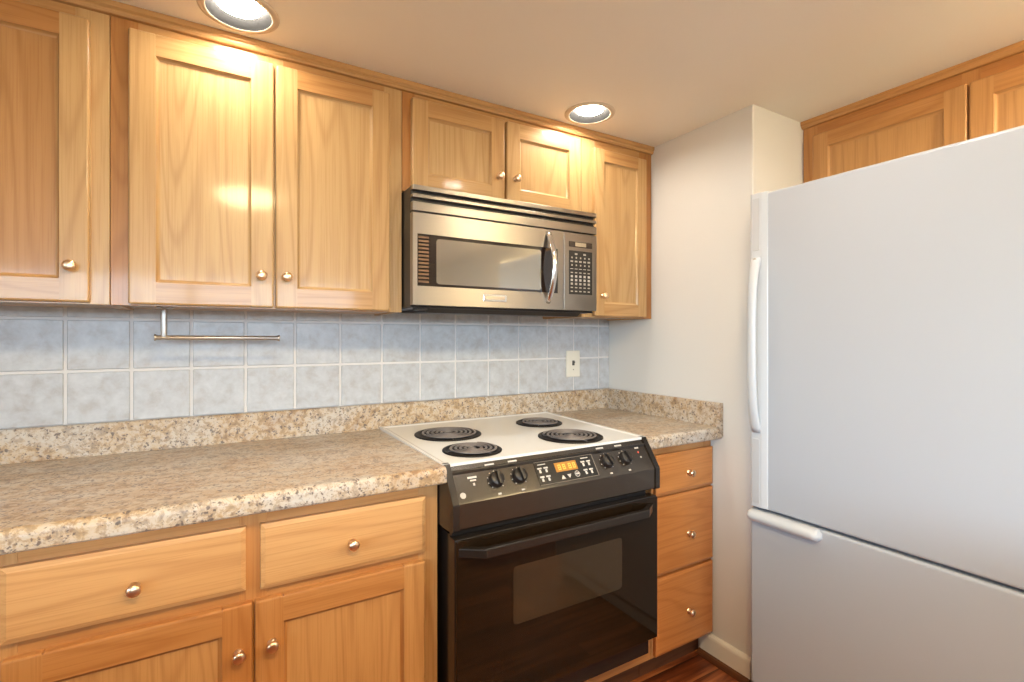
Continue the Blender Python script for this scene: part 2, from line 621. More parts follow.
def shaker_door(parent, x0, x1, z0, z1, yf, rail=0.058, th=0.019, tints=None, wood='oak', knob=None, axis='x'):
    """Framed door facing -y (axis 'x') or -x (axis 'y'; then x0..x1 are y values and yf the x of the face)."""
    def bx(B, a0, a1, d0, d1, c0, c1, bev, grain, **kw):
        if axis == 'x':
            B.box(a0, a1, d0, d1, c0, c1, bev, kw.pop('seg', 2), grain=grain, **kw)
        else:
            B.box(d0, d1, a0, a1, c0, c1, bev, kw.pop('seg', 2), grain={'x': 'y'}.get(grain, grain), **kw)
    t = tints or [None] * 5
    fr = MB()
    def rim(m):
        a, d = (m.x, m.y) if axis == 'x' else (m.y, m.x)
        return min(abs(a - x0), abs(a - x1), abs(m.z - z0), abs(m.z - z1)) < 1e-4 and d < yf + th * 0.75
    bx(fr, x0, x0 + rail, yf, yf + th, z0, z1, 0.005, 'z', tint=t[0], pick=rim, seg=3)
    bx(fr, x1 - rail, x1, yf, yf + th, z0, z1, 0.005, 'z', tint=t[1], pick=rim, seg=3)
    bx(fr, x0 + rail, x1 - rail, yf + 0.0002, yf + th, z1 - rail, z1, 0.005, 'x', tint=t[2], pick=rim, seg=3)
    bx(fr, x0 + rail, x1 - rail, yf + 0.0002, yf + th, z0, z0 + rail, 0.005, 'x', tint=t[3], pick=rim, seg=3)
    # sloped inner moulding
    o0, o1, p0, p1 = x0 + rail - 0.001, x1 - rail + 0.001, z0 + rail - 0.001, z1 - rail + 0.001
    w, d0, d1 = 0.011, yf + 0.002, yf + 0.0105
    def P(a, d, c):
        return (a, d, c) if axis == 'x' else (d, a, c)
    O = [(o0, p0), (o1, p0), (o1, p1), (o0, p1)]
    I = [(o0 + w, p0 + w), (o1 - w, p0 + w), (o1 - w, p1 - w), (o0 + w, p1 - w)]
    for k, g in zip(range(4), ('x', 'z', 'x', 'z')):
        k2 = (k + 1) % 4
        m1 = [((O[j][0] * 0.5 + I[j][0] * 0.5), (O[j][1] * 0.5 + I[j][1] * 0.5)) for j in (k, k2)]
        mids = [P(m1[0][0], d0 + 0.0065, m1[0][1]), P(m1[1][0], d0 + 0.0065, m1[1][1])]
        vs = [P(O[k][0], d0, O[k][1]), P(O[k2][0], d0, O[k2][1]), mids[1], mids[0], P(I[k2][0], d1, I[k2][1]), P(I[k][0], d1, I[k][1])]
        fr.add(vs, [[0, 1, 2, 3], [3, 2, 4, 5]], grain=(g if axis == 'x' else {'x': 'y'}.get(g, g)), tint=t[0])
    door = fr.build('door', M[wood], parent)
    pn = MB()
    bx(pn, o0, o1, yf + 0.0100, yf + 0.0160, p0, p1, 0.0, 'z', tint=t[4])
    pn.build('door_panel', M[wood], door)
    if knob:
        make_knob(door, knob, yf, axis)
    return door


KNOB = [(0.0125, 0.0), (0.0125, 0.0025), (0.0065, 0.005), (0.0055, 0.012), (0.0085, 0.016), (0.0150, 0.020), (0.0162, 0.024), (0.0140, 0.0285), (0.0085, 0.0312), (0.0, 0.0322)]


def make_knob(parent, pos, yf, axis='x', s=0.84):
    k = MB()
    if axis == 'x':
        c, ax = (pos[0], yf, pos[1]), (0, -1, 0)
    else:
        c, ax = (yf, pos[0], pos[1]), (-1, 0, 0)
    k.lathe([(r * s, h * s) for r, h in KNOB], c, ax, 24)
    return k.build('knob', M['brass'], parent)


def drawer_front(parent, x0, x1, z0, z1, yf, knob=None, wood='oak', tint=None, th=0.019):
    d = MB()
    # slab with a wide sloped edge all round
    e, s = 0.010, 0.0042
    O = [(x0, z0), (x1, z0), (x1, z1), (x0, z1)]
    I = [(x0 + e, z0 + e), (x1 - e, z0 + e), (x1 - e, z1 - e), (x0 + e, z1 - e)]
    vs = [(p[0], yf + th, p[1]) for p in O] + [(p[0], yf + s, p[1]) for p in O] + [(p[0], yf, p[1]) for p in I]
    fs = [[3, 2, 1, 0], [8, 9, 10, 11]]
    for k in range(4):
        k2 = (k + 1) % 4
        fs += [[k, k2, 4 + k2, 4 + k], [4 + k, 4 + k2, 8 + k2, 8 + k]]
    d.add(vs, fs, grain='x', tint=tint)
    o = d.build('drawer', M[wood], parent)
    if knob:
        make_knob(o, knob, yf)
    return o


def face_frame(parent, x0, x1, z0, z1, yf, stiles, rails, th=0.019, wood='oak', tints=None):
    f = MB()
    for i, (a, c) in enumerate(stiles):
        f.box(a, c, yf, yf + th, z0, z1, 0.0008, 1, grain='z', tint=(tints[i] if tints else None))
    for (a, c, d0, d1) in rails:
        f.box(a, c, yf + 0.0003, yf + th, d0, d1, 0.0005, 1, grain='x', tint=0.25)
    return f.build('face_frame', M[wood], parent)


def carcass(parent, x0, x1, y0, y1, z0, z1, wood='oak'):
    c = MB()
    t = 0.015
    c.box(x0, x0 + t, y0, y1, z0, z1, grain='z'); c.box(x1 - t, x1, y0, y1, z0, z1, grain='z')
    c.box(x0 + t, x1 - t, y0, y1, z0 + 0.004, z0 + 0.004 + t, grain='x'); c.box(x0 + t, x1 - t, y0, y1, z1 - t, z1, grain='x')
    c.box(x0 + t, x1 - t, y1 - 0.006, y1, z0 + t, z1 - t, grain='z')
    return c.build('carcass', M[wood], parent)


ZU = 1.348        # underside of the wall cabinets
ZT = 2.114        # their top at the ceiling
UG = 'wall cabinets along the back wall'

# wall cabinet at the far left
t = thing('wall_cabinet', (-2.17, 0, ZU), 'single-door honey oak wall cabinet at the left end of the row', 'cabinet', UG)
carcass(t, -2.418, -1.9185, FY + 0.019, -0.008, ZU, ZT)
face_frame(t, -2.418, -1.9185, ZU, ZT, FY, [(-2.418, -2.380), (-1.985, -1.9185)], [(-2.380, -1.985, ZU, ZU + 0.04), (-2.380, -1.985, ZT - 0.07, ZT)], tints=[0.5, 0.62])
shaker_door(t, -2.385, -1.956, 1.352, 2.055, DY, rail=0.056, tints=[0.25, 0.5, 0.05, 0.35, 0.18], knob=(-1.990, 1.439))  # dim orange light at this end put into the door's tints

# double cabinet
t = thing('wall_cabinet', (-1.537, 0, ZU), 'tall double-door honey oak wall cabinet above the steel towel bar', 'cabinet', UG)
carcass(t, -1.917, -1.1555, FY + 0.019, -0.008, ZU, ZT)
face_frame(t, -1.917, -1.1555, ZU, ZT, FY, [(-1.917, -1.860), (-1.562, -1.515), (-1.215, -1.1555)], [(-1.860, -1.562, ZU, ZU + 0.04), (-1.515, -1.215, ZU, ZU + 0.04), (-1.860, -1.562, ZT - 0.07, ZT), (-1.515, -1.215, ZT - 0.07, ZT)], tints=[0.02, 0.5, 0.6])
shaker_door(t, -1.879, -1.5415, 1.351, 2.059, DY, tints=[0.5, 0.62, 0.45, 0.36, 0.66], knob=(-1.574, 1.441))
shaker_door(t, -1.5365, -1.199, 1.351, 2.059, DY, tints=[0.56, 0.46, 0.18, 0.38, 0.64], knob=(-1.508, 1.441))

# cabinet over the microwave
t = thing('wall_cabinet', (-0.778, 0, 1.753), 'short honey oak wall cabinet with two small doors directly above the microwave', 'cabinet', UG)
carcass(t, -1.1540, -0.4015, FY + 0.019, -0.008, 1.753, ZT)
face_frame(t, -1.1540, -0.4015, 1.753, ZT, FY, [(-1.1540, -1.110), (-0.79, -0.745), (-0.440, -0.4015)], [(-1.110, -0.79, 1.753, 1.79), (-0.745, -0.440, 1.753, 1.79), (-1.110, -0.79, ZT - 0.07, ZT), (-0.745, -0.440, ZT - 0.07, ZT)], tints=[0.0, 0.4, 0.65])
shaker_door(t, -1.125, -0.771, 1.760, 2.066, DY, rail=0.056, tints=[0.48, 0.40, 0.34, 0.40, 0.62], knob=(-0.796, 1.852))
shaker_door(t, -0.762, -0.419, 1.760, 2.066, DY, rail=0.056, tints=[0.55, 0.6, 0.5, 0.45, 0.66], knob=(-0.725, 1.854))

# narrow cabinet against the right wall
t = thing('wall_cabinet', (-0.2, 0, ZU), 'narrow honey oak wall cabinet between the microwave and the right-hand wall', 'cabinet', UG)
carcass(t, -0.400, -0.002, FY + 0.019, -0.008, ZU, ZT)
face_frame(t, -0.400, -0.002, ZU, ZT, FY, [(-0.400, -0.330), (-0.075, -0.002)], [(-0.330, -0.075, ZU, ZU + 0.04), (-0.330, -0.075, ZT - 0.07, ZT)], tints=[0.65, 0.0])
shaker_door(t, -0.345, -0.048, 1.353, 2.050, DY, rail=0.052, tints=[0.55, 0.45, 0.25, 0.36, 0.52], knob=(-0.303, 1.437))

# crown strip under the ceiling above the wall cabinets
b = MB()
cp = [(FY + 0.002, 2.084), (FY - 0.010, 2.086), (FY - 0.013, 2.092), (FY - 0.013, 2.098), (FY - 0.018, 2.102), (FY - 0.018, 2.1155), (FY + 0.002, 2.1155)]
b.prism(cp, 'x', -2.418, -0.001, grain='x', tint=0.34)
struct(b.build('trim_2', M['oak']))

# cabinet in the alcove above the refrigerator (faces -x)
FX, DX = 0.322, 0.303
t = thing('alcove_cabinet', (0.5, -1.30, 1.76), 'reddish oak double-door cabinet high in the alcove above the white refrigerator', 'cabinet')
c = MB()
for (x0, x1, y0, y1, z0, z1) in ((FX + 0.019, 0.655, YA - 0.018, YA - 0.003, 1.76, ZT), (FX + 0.019, 0.655, -1.815, -1.80, 1.76, ZT), (FX + 0.019, 0.655, -1.80, YA - 0.018, 1.764, 1.779), (FX + 0.019, 0.655, -1.80, YA - 0.018, ZT - 0.015, ZT), (0.649, 0.655, -1.80, YA - 0.018, 1.78, ZT - 0.015)):
    c.box(x0, x1, y0, y1, z0, z1, grain='y')
c.build('carcass', M['oak_red'], t)
f = MB()
for (y0, y1) in ((-0.840, YA - 0.002), (-1.320, -1.275), (-1.815, -1.755)):
    f.box(FX, FX + 0.019, y0, y1, 1.76, ZT, 0.0008, 1, grain='z', tint=0.3)
for z0, z1 in ((1.76, 1.80), (ZT - 0.075, ZT)):
    f.box(FX + 0.0003, FX + 0.019, -1.755, -0.840, z0, z1, 0.0005, 1, grain='y', tint=0.2)
f.build('face_frame', M['oak_red'], t)
shaker_door(t, -1.2925, -0.830, 1.768, 2.047, DX, rail=0.056, wood='oak_red', axis='y', tints=[0.55, 0.5, 0.35, 0.4, 0.7], knob=(-1.262, 1.830))
shaker_door(t, -1.765, -1.2985, 1.768, 2.047, DX, rail=0.056, wood='oak_red', axis='y', tints=[0.55, 0.5, 0.35, 0.4, 0.65], knob=(-1.330, 1.830))
b = MB()
b.prism([(FX + 0.002, 2.088), (FX - 0.010, 2.090), (FX - 0.013, 2.096), (FX - 0.018, 2.102), (FX - 0.018, 2.1155), (FX + 0.002, 2.1155)], 'y', -1.815, YA - 0.001, grain='y', tint=0.45)
struct(b.build('trim_3', M['oak_red']))

# ------------------------------------------------------------------ base cabinets
BY, BD = -0.605, -0.623       # base face frame, drawer and door face
ZB = 0.872                    # underside of the worktop
BG = 'base cabinets along the back wall'


def base_carcass(parent, x0, x1, kick_y=-0.545):
    c = MB()
    t = 0.016
    c.box(x0, x0 + t, BY + 0.019, -0.008, 0.10, ZB - 0.002, grain='z'); c.box(x1 - t, x1, BY + 0.019, -0.008, 0.10, ZB - 0.002, grain='z')
    c.box(x0 + t, x1 - t, BY + 0.019, -0.008, 0.10, 0.116, grain='x'); c.box(x0 + t, x1 - t, -0.014, -0.008, 0.116, ZB - 0.01, grain='z')
    c.build('carcass', M['oak_base'], parent)
    k = MB(); k.box(x0, x1, kick_y, kick_y + 0.014, 0.0, 0.10, grain='x'); k.build('toe_kick', M['kick'], parent)


t = thing('base_cabinet', (-1.612, 0, 0), 'wide honey oak base cabinet with two drawers over two doors under the long worktop', 'cabinet', BG)
base_carcass(t, -2.069, -1.156)
face_frame(t, -2.069, -1.156, 0.10, ZB - 0.001, BY, [(-2.069, -2.010), (-1.640, -1.582), (-1.212, -1.156)],
           [(-2.010, -1.640, 0.10, 0.14), (-1.582, -1.212, 0.10, 0.14), (-2.010, -1.640, 0.645, 0.70), (-1.582, -1.212, 0.645, 0.70), (-2.010, -1.640, 0.815, ZB - 0.001), (-1.582, -1.212, 0.815, ZB - 0.001)], tints=[0.4, 0.2, 0.5], wood='oak_base')
drawer_front(t, -2.031, -1.6265, 0.690, 0.834, BD, knob=(-1.829, 0.751), tint=0.5, wood='oak_base')
drawer_front(t, -1.5965, -1.1965, 0.684, 0.834, BD, knob=(-1.391, 0.750), tint=0.6, wood='oak_base')
shaker_door(t, -2.031, -1.6130, 0.118, 0.660, BD, rail=0.060, tints=[0.25, 0.14, 0.18, 0.3, 0.52], knob=(-1.641, 0.553), wood='oak_base')
shaker_door(t, -1.6085, -1.1970, 0.118, 0.660, BD, rail=0.060, tints=[0.22, 0.45, 0.24, 0.3, 0.5], knob=(-1.573, 0.556), wood='oak_base')

t = thing('base_cabinet', (-2.33, 0, 0), 'single-door honey oak base cabinet beyond the left end of the wide one', 'cabinet', BG)
base_carcass(t, -2.60, -2.071)
face_frame(t, -2.60, -2.071, 0.10, ZB - 0.001, BY, [(-2.60, -2.555), (-2.12, -2.071)], [(-2.555, -2.12, 0.10, 0.14), (-2.555, -2.12, 0.645, 0.70), (-2.555, -2.12, 0.815, ZB - 0.001)], wood='oak_base')
drawer_front(t, -2.565, -2.105, 0.690, 0.834, BD, knob=(-2.335, 0.751), wood='oak_base')
shaker_door(t, -2.565, -2.105, 0.118, 0.660, BD, rail=0.060, knob=(-2.14, 0.553), wood='oak_base')

t = thing('base_cabinet', (-0.165, 0, 0), 'narrow honey oak base cabinet of three stacked drawers between range and right-hand wall', 'cabinet', BG)
base_carcass(t, -0.330, -0.003)
face_frame(t, -0.330, -0.003, 0.10, ZB - 0.001, BY, [(-0.330, -0.300), (-0.045, -0.003)],
           [(-0.300, -0.045, 0.10, 0.13), (-0.300, -0.045, 0.37, 0.42), (-0.300, -0.045, 0.66, 0.71), (-0.300, -0.045, 0.815, ZB - 0.001)], tints=[0.3, 0.3], wood='oak_base')
for (z0, z1, kz, ti) in ((0.692, 0.838, 0.757, 0.55), (0.402, 0.682, 0.527, 0.42), (0.110, 0.391, 0.234, 0.35)):
    drawer_front(t, -0.322, -0.010, z0, z1, BD, knob=(-0.152, kz), tint=ti, wood='oak_drawer')

# wooden panel below the drop-in range
t = MB()
t.box(-1.1545, -0.3325, BY, BY + 0.018, 0.100, 0.186, 0.001, 1, grain='x', tint=0.2)
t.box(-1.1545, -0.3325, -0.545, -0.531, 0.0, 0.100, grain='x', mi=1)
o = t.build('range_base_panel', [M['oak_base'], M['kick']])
tag(o, 'low oak panel and dark kick board running under the black oven', 'panel')

# ------------------------------------------------------------------ worktop
CT = 0.9170
CYF = -0.664
def wt_prof(yf):
    r = 0.016
    pr = [(-0.001, ZB), (yf + 0.006, ZB), (yf + 0.001, ZB + 0.004), (yf, ZB + 0.010)]
    for k in range(0, 7):
        a = PI * k / 12
        pr.append((yf + r - r * math.cos(a), CT - r + r * math.sin(a)))
    pr.append((-0.001, CT))
    return pr


w = MB()
w.prism(wt_prof(CYF), 'x', -2.66, -1.1530)
tag(w.build('countertop', M['granite']), 'long speckled brown granite-look countertop over the double base cabinet', 'countertop', 'granite-look countertops')
w = MB()
w.prism(wt_prof(-0.656), 'x', -0.3955, -0.002)
tag(w.build('countertop', M['granite']), 'short speckled brown granite-look countertop over the three-drawer cabinet', 'countertop', 'granite-look countertops')
u = MB()
u.prism([(-0.001, CT + 0.0003), (-0.020, CT + 0.0003), (-0.020, 1.006), (-0.016, 1.0112), (-0.001, 1.0112)], 'x', -2.66, -1.1530)
u.prism([(-0.001, CT + 0.0003), (-0.020, CT + 0.0003), (-0.020, 1.006), (-0.016, 1.0112), (-0.001, 1.0112)], 'x', -1.1530, -0.3955)
u.prism([(-0.001, CT + 0.0003), (-0.020, CT + 0.0003), (-0.020, 1.006), (-0.016, 1.0112), (-0.001, 1.0112)], 'x', -0.3955, -0.0205)
tag(u.build('counter_upstand', M['granite']), 'long low speckled granite-look upstand under the grey tiles', 'upstand', 'granite-look upstands')
u = MB()
u.prism([(-0.001, CT + 0.0003), (-0.001, 1.0112), (-0.016, 1.0112), (-0.020, 1.006), (-0.020, CT + 0.0003)], 'y', -0.6565, -0.001)
u.prism([(-0.0018, ZB + 0.008), (-0.0018, 1.0110), (-0.0195, 1.0110), (-0.0195, ZB + 0.008)], 'y', -0.6600, -0.6572)
tag(u.build('counter_upstand', M['granite']), 'short speckled granite-look upstand against the plain right-hand wall', 'upstand', 'granite-look upstands')

# ------------------------------------------------------------------ tiled backsplash
TP = 0.1535
tb = MB()
zr0, zr1 = 1.0118, 1.372
tb.box(-2.66, -0.001, -0.003, -0.0005, zr0, zr1, mi=1)
xs = [-0.066 - TP * k for k in range(0, 18)]
cols = [(-0.066 + 0.004, -0.001)] + [(x - TP + 0.004, x - 0.004) for x in xs[:-1]]
rows = [(zr0 + 0.0015, 1.166 - 0.004), (1.166 + 0.004, 1.3195 - 0.004), (1.3195 + 0.004, zr1)]
for (x0, x1) in cols:
    if x1 < -2.66:
        continue
    for (z0, z1) in rows:
        tb.box(max(x0, -2.66), x1, -0.0080, -0.002, z0, z1, 0.0025, 2, mi=0)
o = tb.build('tile_backsplash', [M['tile'], M['grout']])
tag(o, 'pale grey stone-look square tiles with light grout covering the wall behind the worktop', 'backsplash')

# ------------------------------------------------------------------ wall plate
t = thing('wall_plate', (-0.229, -0.008, 1.14), 'small almond switch plate on the grey tiles below the microwave corner', 'switch')
p = MB(); p.box(-0.269, -0.189, -0.0145, -0.0075, 1.077, 1.202, 0.004, 3); o = p.build('plate', M['plate'], t)
p = MB()
p.box(-0.236, -0.222, -0.0155, -0.0135, 1.132, 1.155, 0.001)
p.box(-0.233, -0.225, -0.024, -0.0135, 1.143, 1.151, 0.0015)
p.build('toggle', simple('dark_toggle', (0.10, 0.09, 0.08), 0.4), t)
for z in (1.112,):
    p = MB(); p.lathe([(0.0035, 0), (0.0035, 0.0012), (0.0, 0.0018)], (-0.229, -0.0145, z), (0, -1, 0), 12); p.build('screw', M['grey_mark'], t)

# ------------------------------------------------------------------ paper towel holder
TY = -0.16
t = thing('towel_holder', (-1.815, TY, ZU), 'satin steel towel bar hanging from one post under the double wall cabinet', 'towel holder')
p = MB(); p.box(-1.832, -1.794, TY - 0.018, TY + 0.018, ZU - 0.0005, ZU + 0.0035, 0.001); p.build('mounting_plate', M['nickel'], t)
p = MB(); p.box(-1.823, -1.807, TY - 0.006, TY + 0.006, 1.262, ZU + 0.001, 0.0056, 4, smooth=True); p.build('post', M['nickel'], t)
p = MB()
p.lathe([(0.0, 0.0), (0.0095, 0.0), (0.0095, 0.004), (0.0065, 0.006), (0.0065, 0.318), (0.0095, 0.321), (0.0095, 0.326), (0.0, 0.327)], (-1.838, TY, 1.2645), (1, 0, -0.006), 20)
p.build('bar', M['nickel'], t)

# ------------------------------------------------------------------ microwave
MX0, MX1, MY, MZ0, MZ1 = -1.1525, -0.4035, -0.391, 1.368, 1.7495
t = thing('microwave', (-0.778, 0, MZ0), 'stainless over-the-range microwave with smoked door window and bowed chrome handle', 'microwave')
m = MB()
m.box(MX0 + 0.001, MX1 - 0.001, -0.366, -0.009, MZ0 - 0.004, MZ1, 0.003)
m.build('case', M['black_plastic'], t)
m = MB()
m.prism([(-0.375, MZ0 - 0.001), (-0.345, MZ0 - 0.022), (-0.03, MZ0 - 0.010), (-0.03, MZ0 - 0.001)], 'x', MX0 + 0.05, MX1 - 0.06)
m.box(MX0 + 0.004, MX1 - 0.004, -0.372, -0.020, MZ0 - 0.008, MZ0 - 0.003, 0.002)
m.box(MX0 + 0.02, MX0 + 0.06, -0.366, -0.33, MZ0 - 0.016, MZ0 - 0.007, 0.003)
base = m.build('base_plate', M['black_plastic'], t)
# vent grille: three steel bands and dark slots between
g = MB()
g.box(MX0, MX1, -0.372, -0.366, 1.660, MZ1, 0.001, mi=1)
for z0, z1 in ((1.7335, MZ1), (1.7095, 1.7215), (1.667, 1.6965)):
    g.box(MX0, MX1, MY, -0.369, z0, z1, 0.002, 2, mi=0)
g.build('vent_grille', [M['steel'], M['black_plastic']], t)
XS = -0.5635
WX0, WX1, WZ0, WZ1 = -1.137, -0.590, 1.429, 1.595
d = MB()
d.box(MX0, WX0, MY, -0.366, MZ0, 1.662, 0.0, mi=0); d.box(WX1, XS - 0.001, MY, -0.366, MZ0, 1.662, 0.0, mi=0)
d.box(WX0, WX1, MY, -0.366, MZ0, WZ0, 0.0, mi=0); d.box(WX0, WX1, MY, -0.366, WZ1, 1.662, 0.0, mi=0)
door = d.build('door', M['steel'], t)
wdw = MB()
wdw.box(WX0, WX1, MY + 0.003, -0.370, WZ0, WZ1, 0.0, mi=0)
win = wdw.build('window', M['mw_glass'], door)
# screened viewing area of the window, rounded corners
def rrect(x0, x1, z0, z1, r, n=6):
    pr = []
    for cx, cz, a0 in ((x1 - r, z0 + r, -PI / 2), (x1 - r, z1 - r, 0), (x0 + r, z1 - r, PI / 2), (x0 + r, z0 + r, PI)):
        for k in range(n + 1):
            a = a0 + PI / 2 * k / n
            pr.append((cx + r * math.cos(a), cz + r * math.sin(a)))
    return pr
s = MB(); s.prism([(x, z) for x, z in rrect(-1.072, -0.664, 1.4375, 1.584, 0.010)], 'y', MY + 0.0022, MY + 0.0035)
s.build('window_screen', M['mw_screen'], door)
lv = MB()  # striped reflection in the door glass, built as thin brown bars
for i in range(13):
    z = WZ0 + 0.010 + i * 0.0118
    lv.prism([(MY + 0.0032, z), (MY + 0.0012, z + 0.001), (MY + 0.0012, z + 0.0062), (MY + 0.0032, z + 0.0078)], 'x', WX0 + 0.004, -1.0985)
lv.build('reflection_bars', M['reflection_bars'], door)
h = MB()
hp = []
for k in range(25):
    a = k / 24
    z = 1.652 + (1.393 - 1.652) * a
    bow = math.sin(PI * a) ** 0.8 if 0 < a < 1 else 0
    hp.append((-0.634 + 0.0 * bow, MY + 0.004 - 0.046 * bow, z))
h.tube(hp, [0.011] * 25, 12, r2=[0.007] * 25, up=(0, -1, 0))
h.build('handle', M['chrome'], door)
bd = MB()
bd.box(-0.904, -0.812, MY - 0.0025, MY + 0.001, 1.388, 1.4125, 0.0015)
bd.box(-0.897, -0.819, MY - 0.0032, MY - 0.002, 1.3935, 1.4075, 0.0008, mi=1)
bd.build('badge', [M['chrome'], M['steel']], door)
c = MB()
c.box(XS + 0.001, MX1, MY, -0.366, MZ0, 1.662, 0.002)
cpn = c.build('control_panel', M['steel'], t)
k = MB()
k.box(-0.5395, -0.4275, MY - 0.0012, MY + 0.002, 1.4285, 1.5945, 0.001, mi=0)
xs6 = [-0.527 + 0.0205 * i for i in range(5)]
zz = 1.583
for row in range(11):
    z = 1.582 - row * 0.0142
    for i, x in enumerate(xs6):
        if row in (0, 5) and i % 2 == 0 and row == 0:
            continue
        if row == 4:
            k.box(x - 0.007, x + 0.007, MY - 0.0016, MY, z - 0.0012, z + 0.0012, 0, mi=1)
            continue
        w2, h2 = (0.0062, 0.0032) if row < 4 else ((0.0052, 0.0042) if row in (6, 7, 8) else (0.0055, 0.0022))
        k.box(x - w2 + (0.004 if row % 2 and row < 4 else 0), x + w2 - (0.002 if row % 2 and row < 4 else 0), MY - 0.0016, MY, z - h2, z + h2, 0, mi=2 if row not in (6, 7) else 1)
k.build('keypad', [M['black_plastic'], M['white_mark'], M['grey_mark']], cpn)
k = MB()
k.box(-0.5395, -0.4275, MY - 0.0012, MY + 0.002, 1.6085, 1.6295, 0.001, mi=0)
k.box(-0.510, -0.458, MY - 0.0016, MY, 1.6115, 1.6265, 0, mi=1)
k.build('display', [M['lcd'], M['lcd_text']], cpn)

# ------------------------------------------------------------------ range
RX0, RX1 = -1.1520, -0.3955
t = thing('electric_range', (-0.774, -0.35, 0.12), 'black electric range with white four-coil cooktop and black glass oven door', 'range')
bmb = MB()
bmb.box(RX0 + 0.012, RX1 - 0.012, -0.655, -0.09, 0.195, 0.900, 0.003)
bmb.box(RX0 + 0.012, RX1 - 0.03, -0.668, -0.600, 0.728, 0.86, 0.003)
bmb.build('body', M['black_enamel'], t)
# cooktop: gently sloping porcelain sheet with rolled rim
ck = MB()
yb, yf_, zb, zf = -0.030, -0.640, 0.9275, 0.9185
CTN = Vector((0, yf_ - yb, zf - zb)).normalized()
def cz(y):
    return zb + (y - yb) / (yf_ - yb) * (zf - zb)
bm = bmesh.new()
rect = [(RX0 - 0.003, yb), (RX1 + 0.003, yb), (RX1 + 0.003, yf_), (RX0 - 0.003, yf_)]
lo = [bm.verts.new((x, y, 0.906)) for x, y in rect]
hi = [bm.verts.new((x, y, cz(y))) for x, y in rect]
for i in range(4):
    j = (i + 1) % 4
    bm.faces.new([lo[i], lo[j], hi[j], hi[i]])
top = bm.faces.new(hi)
bm.faces.new(lo[::-1])
bmesh.ops.recalc_face_normals(bm, faces=bm.faces[:])
ins = bmesh.ops.inset_region(bm, faces=[top], thickness=0.014, depth=0.0)
ins2 = bmesh.ops.inset_region(bm, faces=[top], thickness=0.008, depth=-0.0035)
bmesh.ops.bevel(bm, geom=[e for e in bm.edges if all(v in hi or v in lo for v in e.verts) and any(v in hi for v in e.verts)], offset=0.005, segments=3, profile=0.5, affect='EDGES')
ck.addbm(bm)
ck.build('cooktop', M['white_enamel'], t)


def burner(cx, cy, rad, turns, ang):
    zc_ = cz(cy) - 0.0035
    nrm = Vector((0, 0, 1))
    tilt = (zf - zb) / (yf_ - yb)
    c = MB()
    tr = 0.0040
    n = turns * 36
    r_in, r_out = 0.018, rad * 0.83
    pts = []
    for i in range(n + 1):
        a = 2 * PI * i / 36 + ang
        r = r_in + (r_out - r_in) * i / n
        y = cy + r * math.sin(a)
        pts.append((cx + r * math.cos(a), y, cz(y) + 0.0040))
    c.tube(pts, tr, 8, r2=0.0024)
    # three support arms
    for q in range(3):
        a = ang + 2 * PI * q / 3
        c.tube([(cx, cy, zc_ + 0.0025), (cx + r_out * math.cos(a), cy + r_out * math.sin(a), cz(cy + r_out * math.sin(a)) - 0.0010)], 0.0014, 6)
    c.lathe([(0.0, 0.008), (0.012, 0.008), (0.014, 0.004), (0.0, 0.004)], (cx, cy, zc_), nrm, 20, cap=False)
    co = c.build('burner', M['coil'], t)
    w = MB()
    prof = [(rad, 0.0003), (rad, 0.0030), (rad * 0.965, 0.0046), (rad * 0.90, 0.0032), (rad * 0.86, 0.0005), (rad * 0.84, 0.0004), (0.0, 0.0003)]
    bmx = MB()
    bmx.lathe(prof, (0, 0, 0), nrm, 48, cap=False)
    vs = [(v.x + cx, v.y + cy, v.z + cz(v.y + cy) - 0.0036) for v in bmx.v]
    w.add(vs, bmx.f, smooth=True)
    w.build('drip_bowl', M['bowl'], co)


burner(-0.977, -0.262, 0.1180, 5, 0.3)
burner(-1.005, -0.515, 0.0920, 4, 0.9)
burner(-0.572, -0.236, 0.0930, 4, 2.0)
burner(-0.617, -0.502, 0.1140, 5, 2.6)

# control panel: sloped face, vertical lower face, end caps
PY0, PZ0 = -0.638, 0.9130     # top edge of slope
PY1, PZ1 = -0.702, 0.8235     # bottom edge of slope
PZ2 = 0.7530
pp = MB()
prof = [(-0.600, 0.905), (PY0 + 0.004, 0.9135), (PY0, PZ0), (PY1 + 0.002, PZ1 + 0.003), (PY1, PZ1), (PY1, PZ2 + 0.006), (PY1 + 0.006, PZ2), (-0.640, PZ2 - 0.004), (-0.600, PZ2 - 0.004)]
pp.prism(prof, 'x', RX0 + 0.018, RX1 - 0.018)
pan = pp.build('control_panel', M['black_panel'], t)
for x0, x1 in ((RX0 - 0.001, RX0 + 0.0178), (RX1 - 0.0178, RX1 + 0.001)):
    e = MB()
    prof2 = [(-0.598, 0.906), (PY0 + 0.010, 0.9195), (PY0 - 0.003, PZ0 + 0.005), (PY1 - 0.003, PZ1 + 0.002), (PY1 - 0.004, PZ1 - 0.002), (PY1 - 0.004, PZ2 + 0.004), (PY1 + 0.004, PZ2 - 0.002), (-0.640, PZ2 - 0.006), (-0.598, PZ2 - 0.006)]
    e.prism(prof2, 'x', x0, x1)
    e.build('end_cap', M['black_enamel'], pan)
PD = Vector((0, PY1 - PY0, PZ1 - PZ0))
PN = Vector((0, PZ1 - PZ0, -(PY1 - PY0))).normalized()     # outward normal of the slope
PL = PD.length
PU = PD.normalized()


def on_panel(x, s, h=0.0):
    return Vector((x, PY0, PZ0)) + PD * s + PN * h


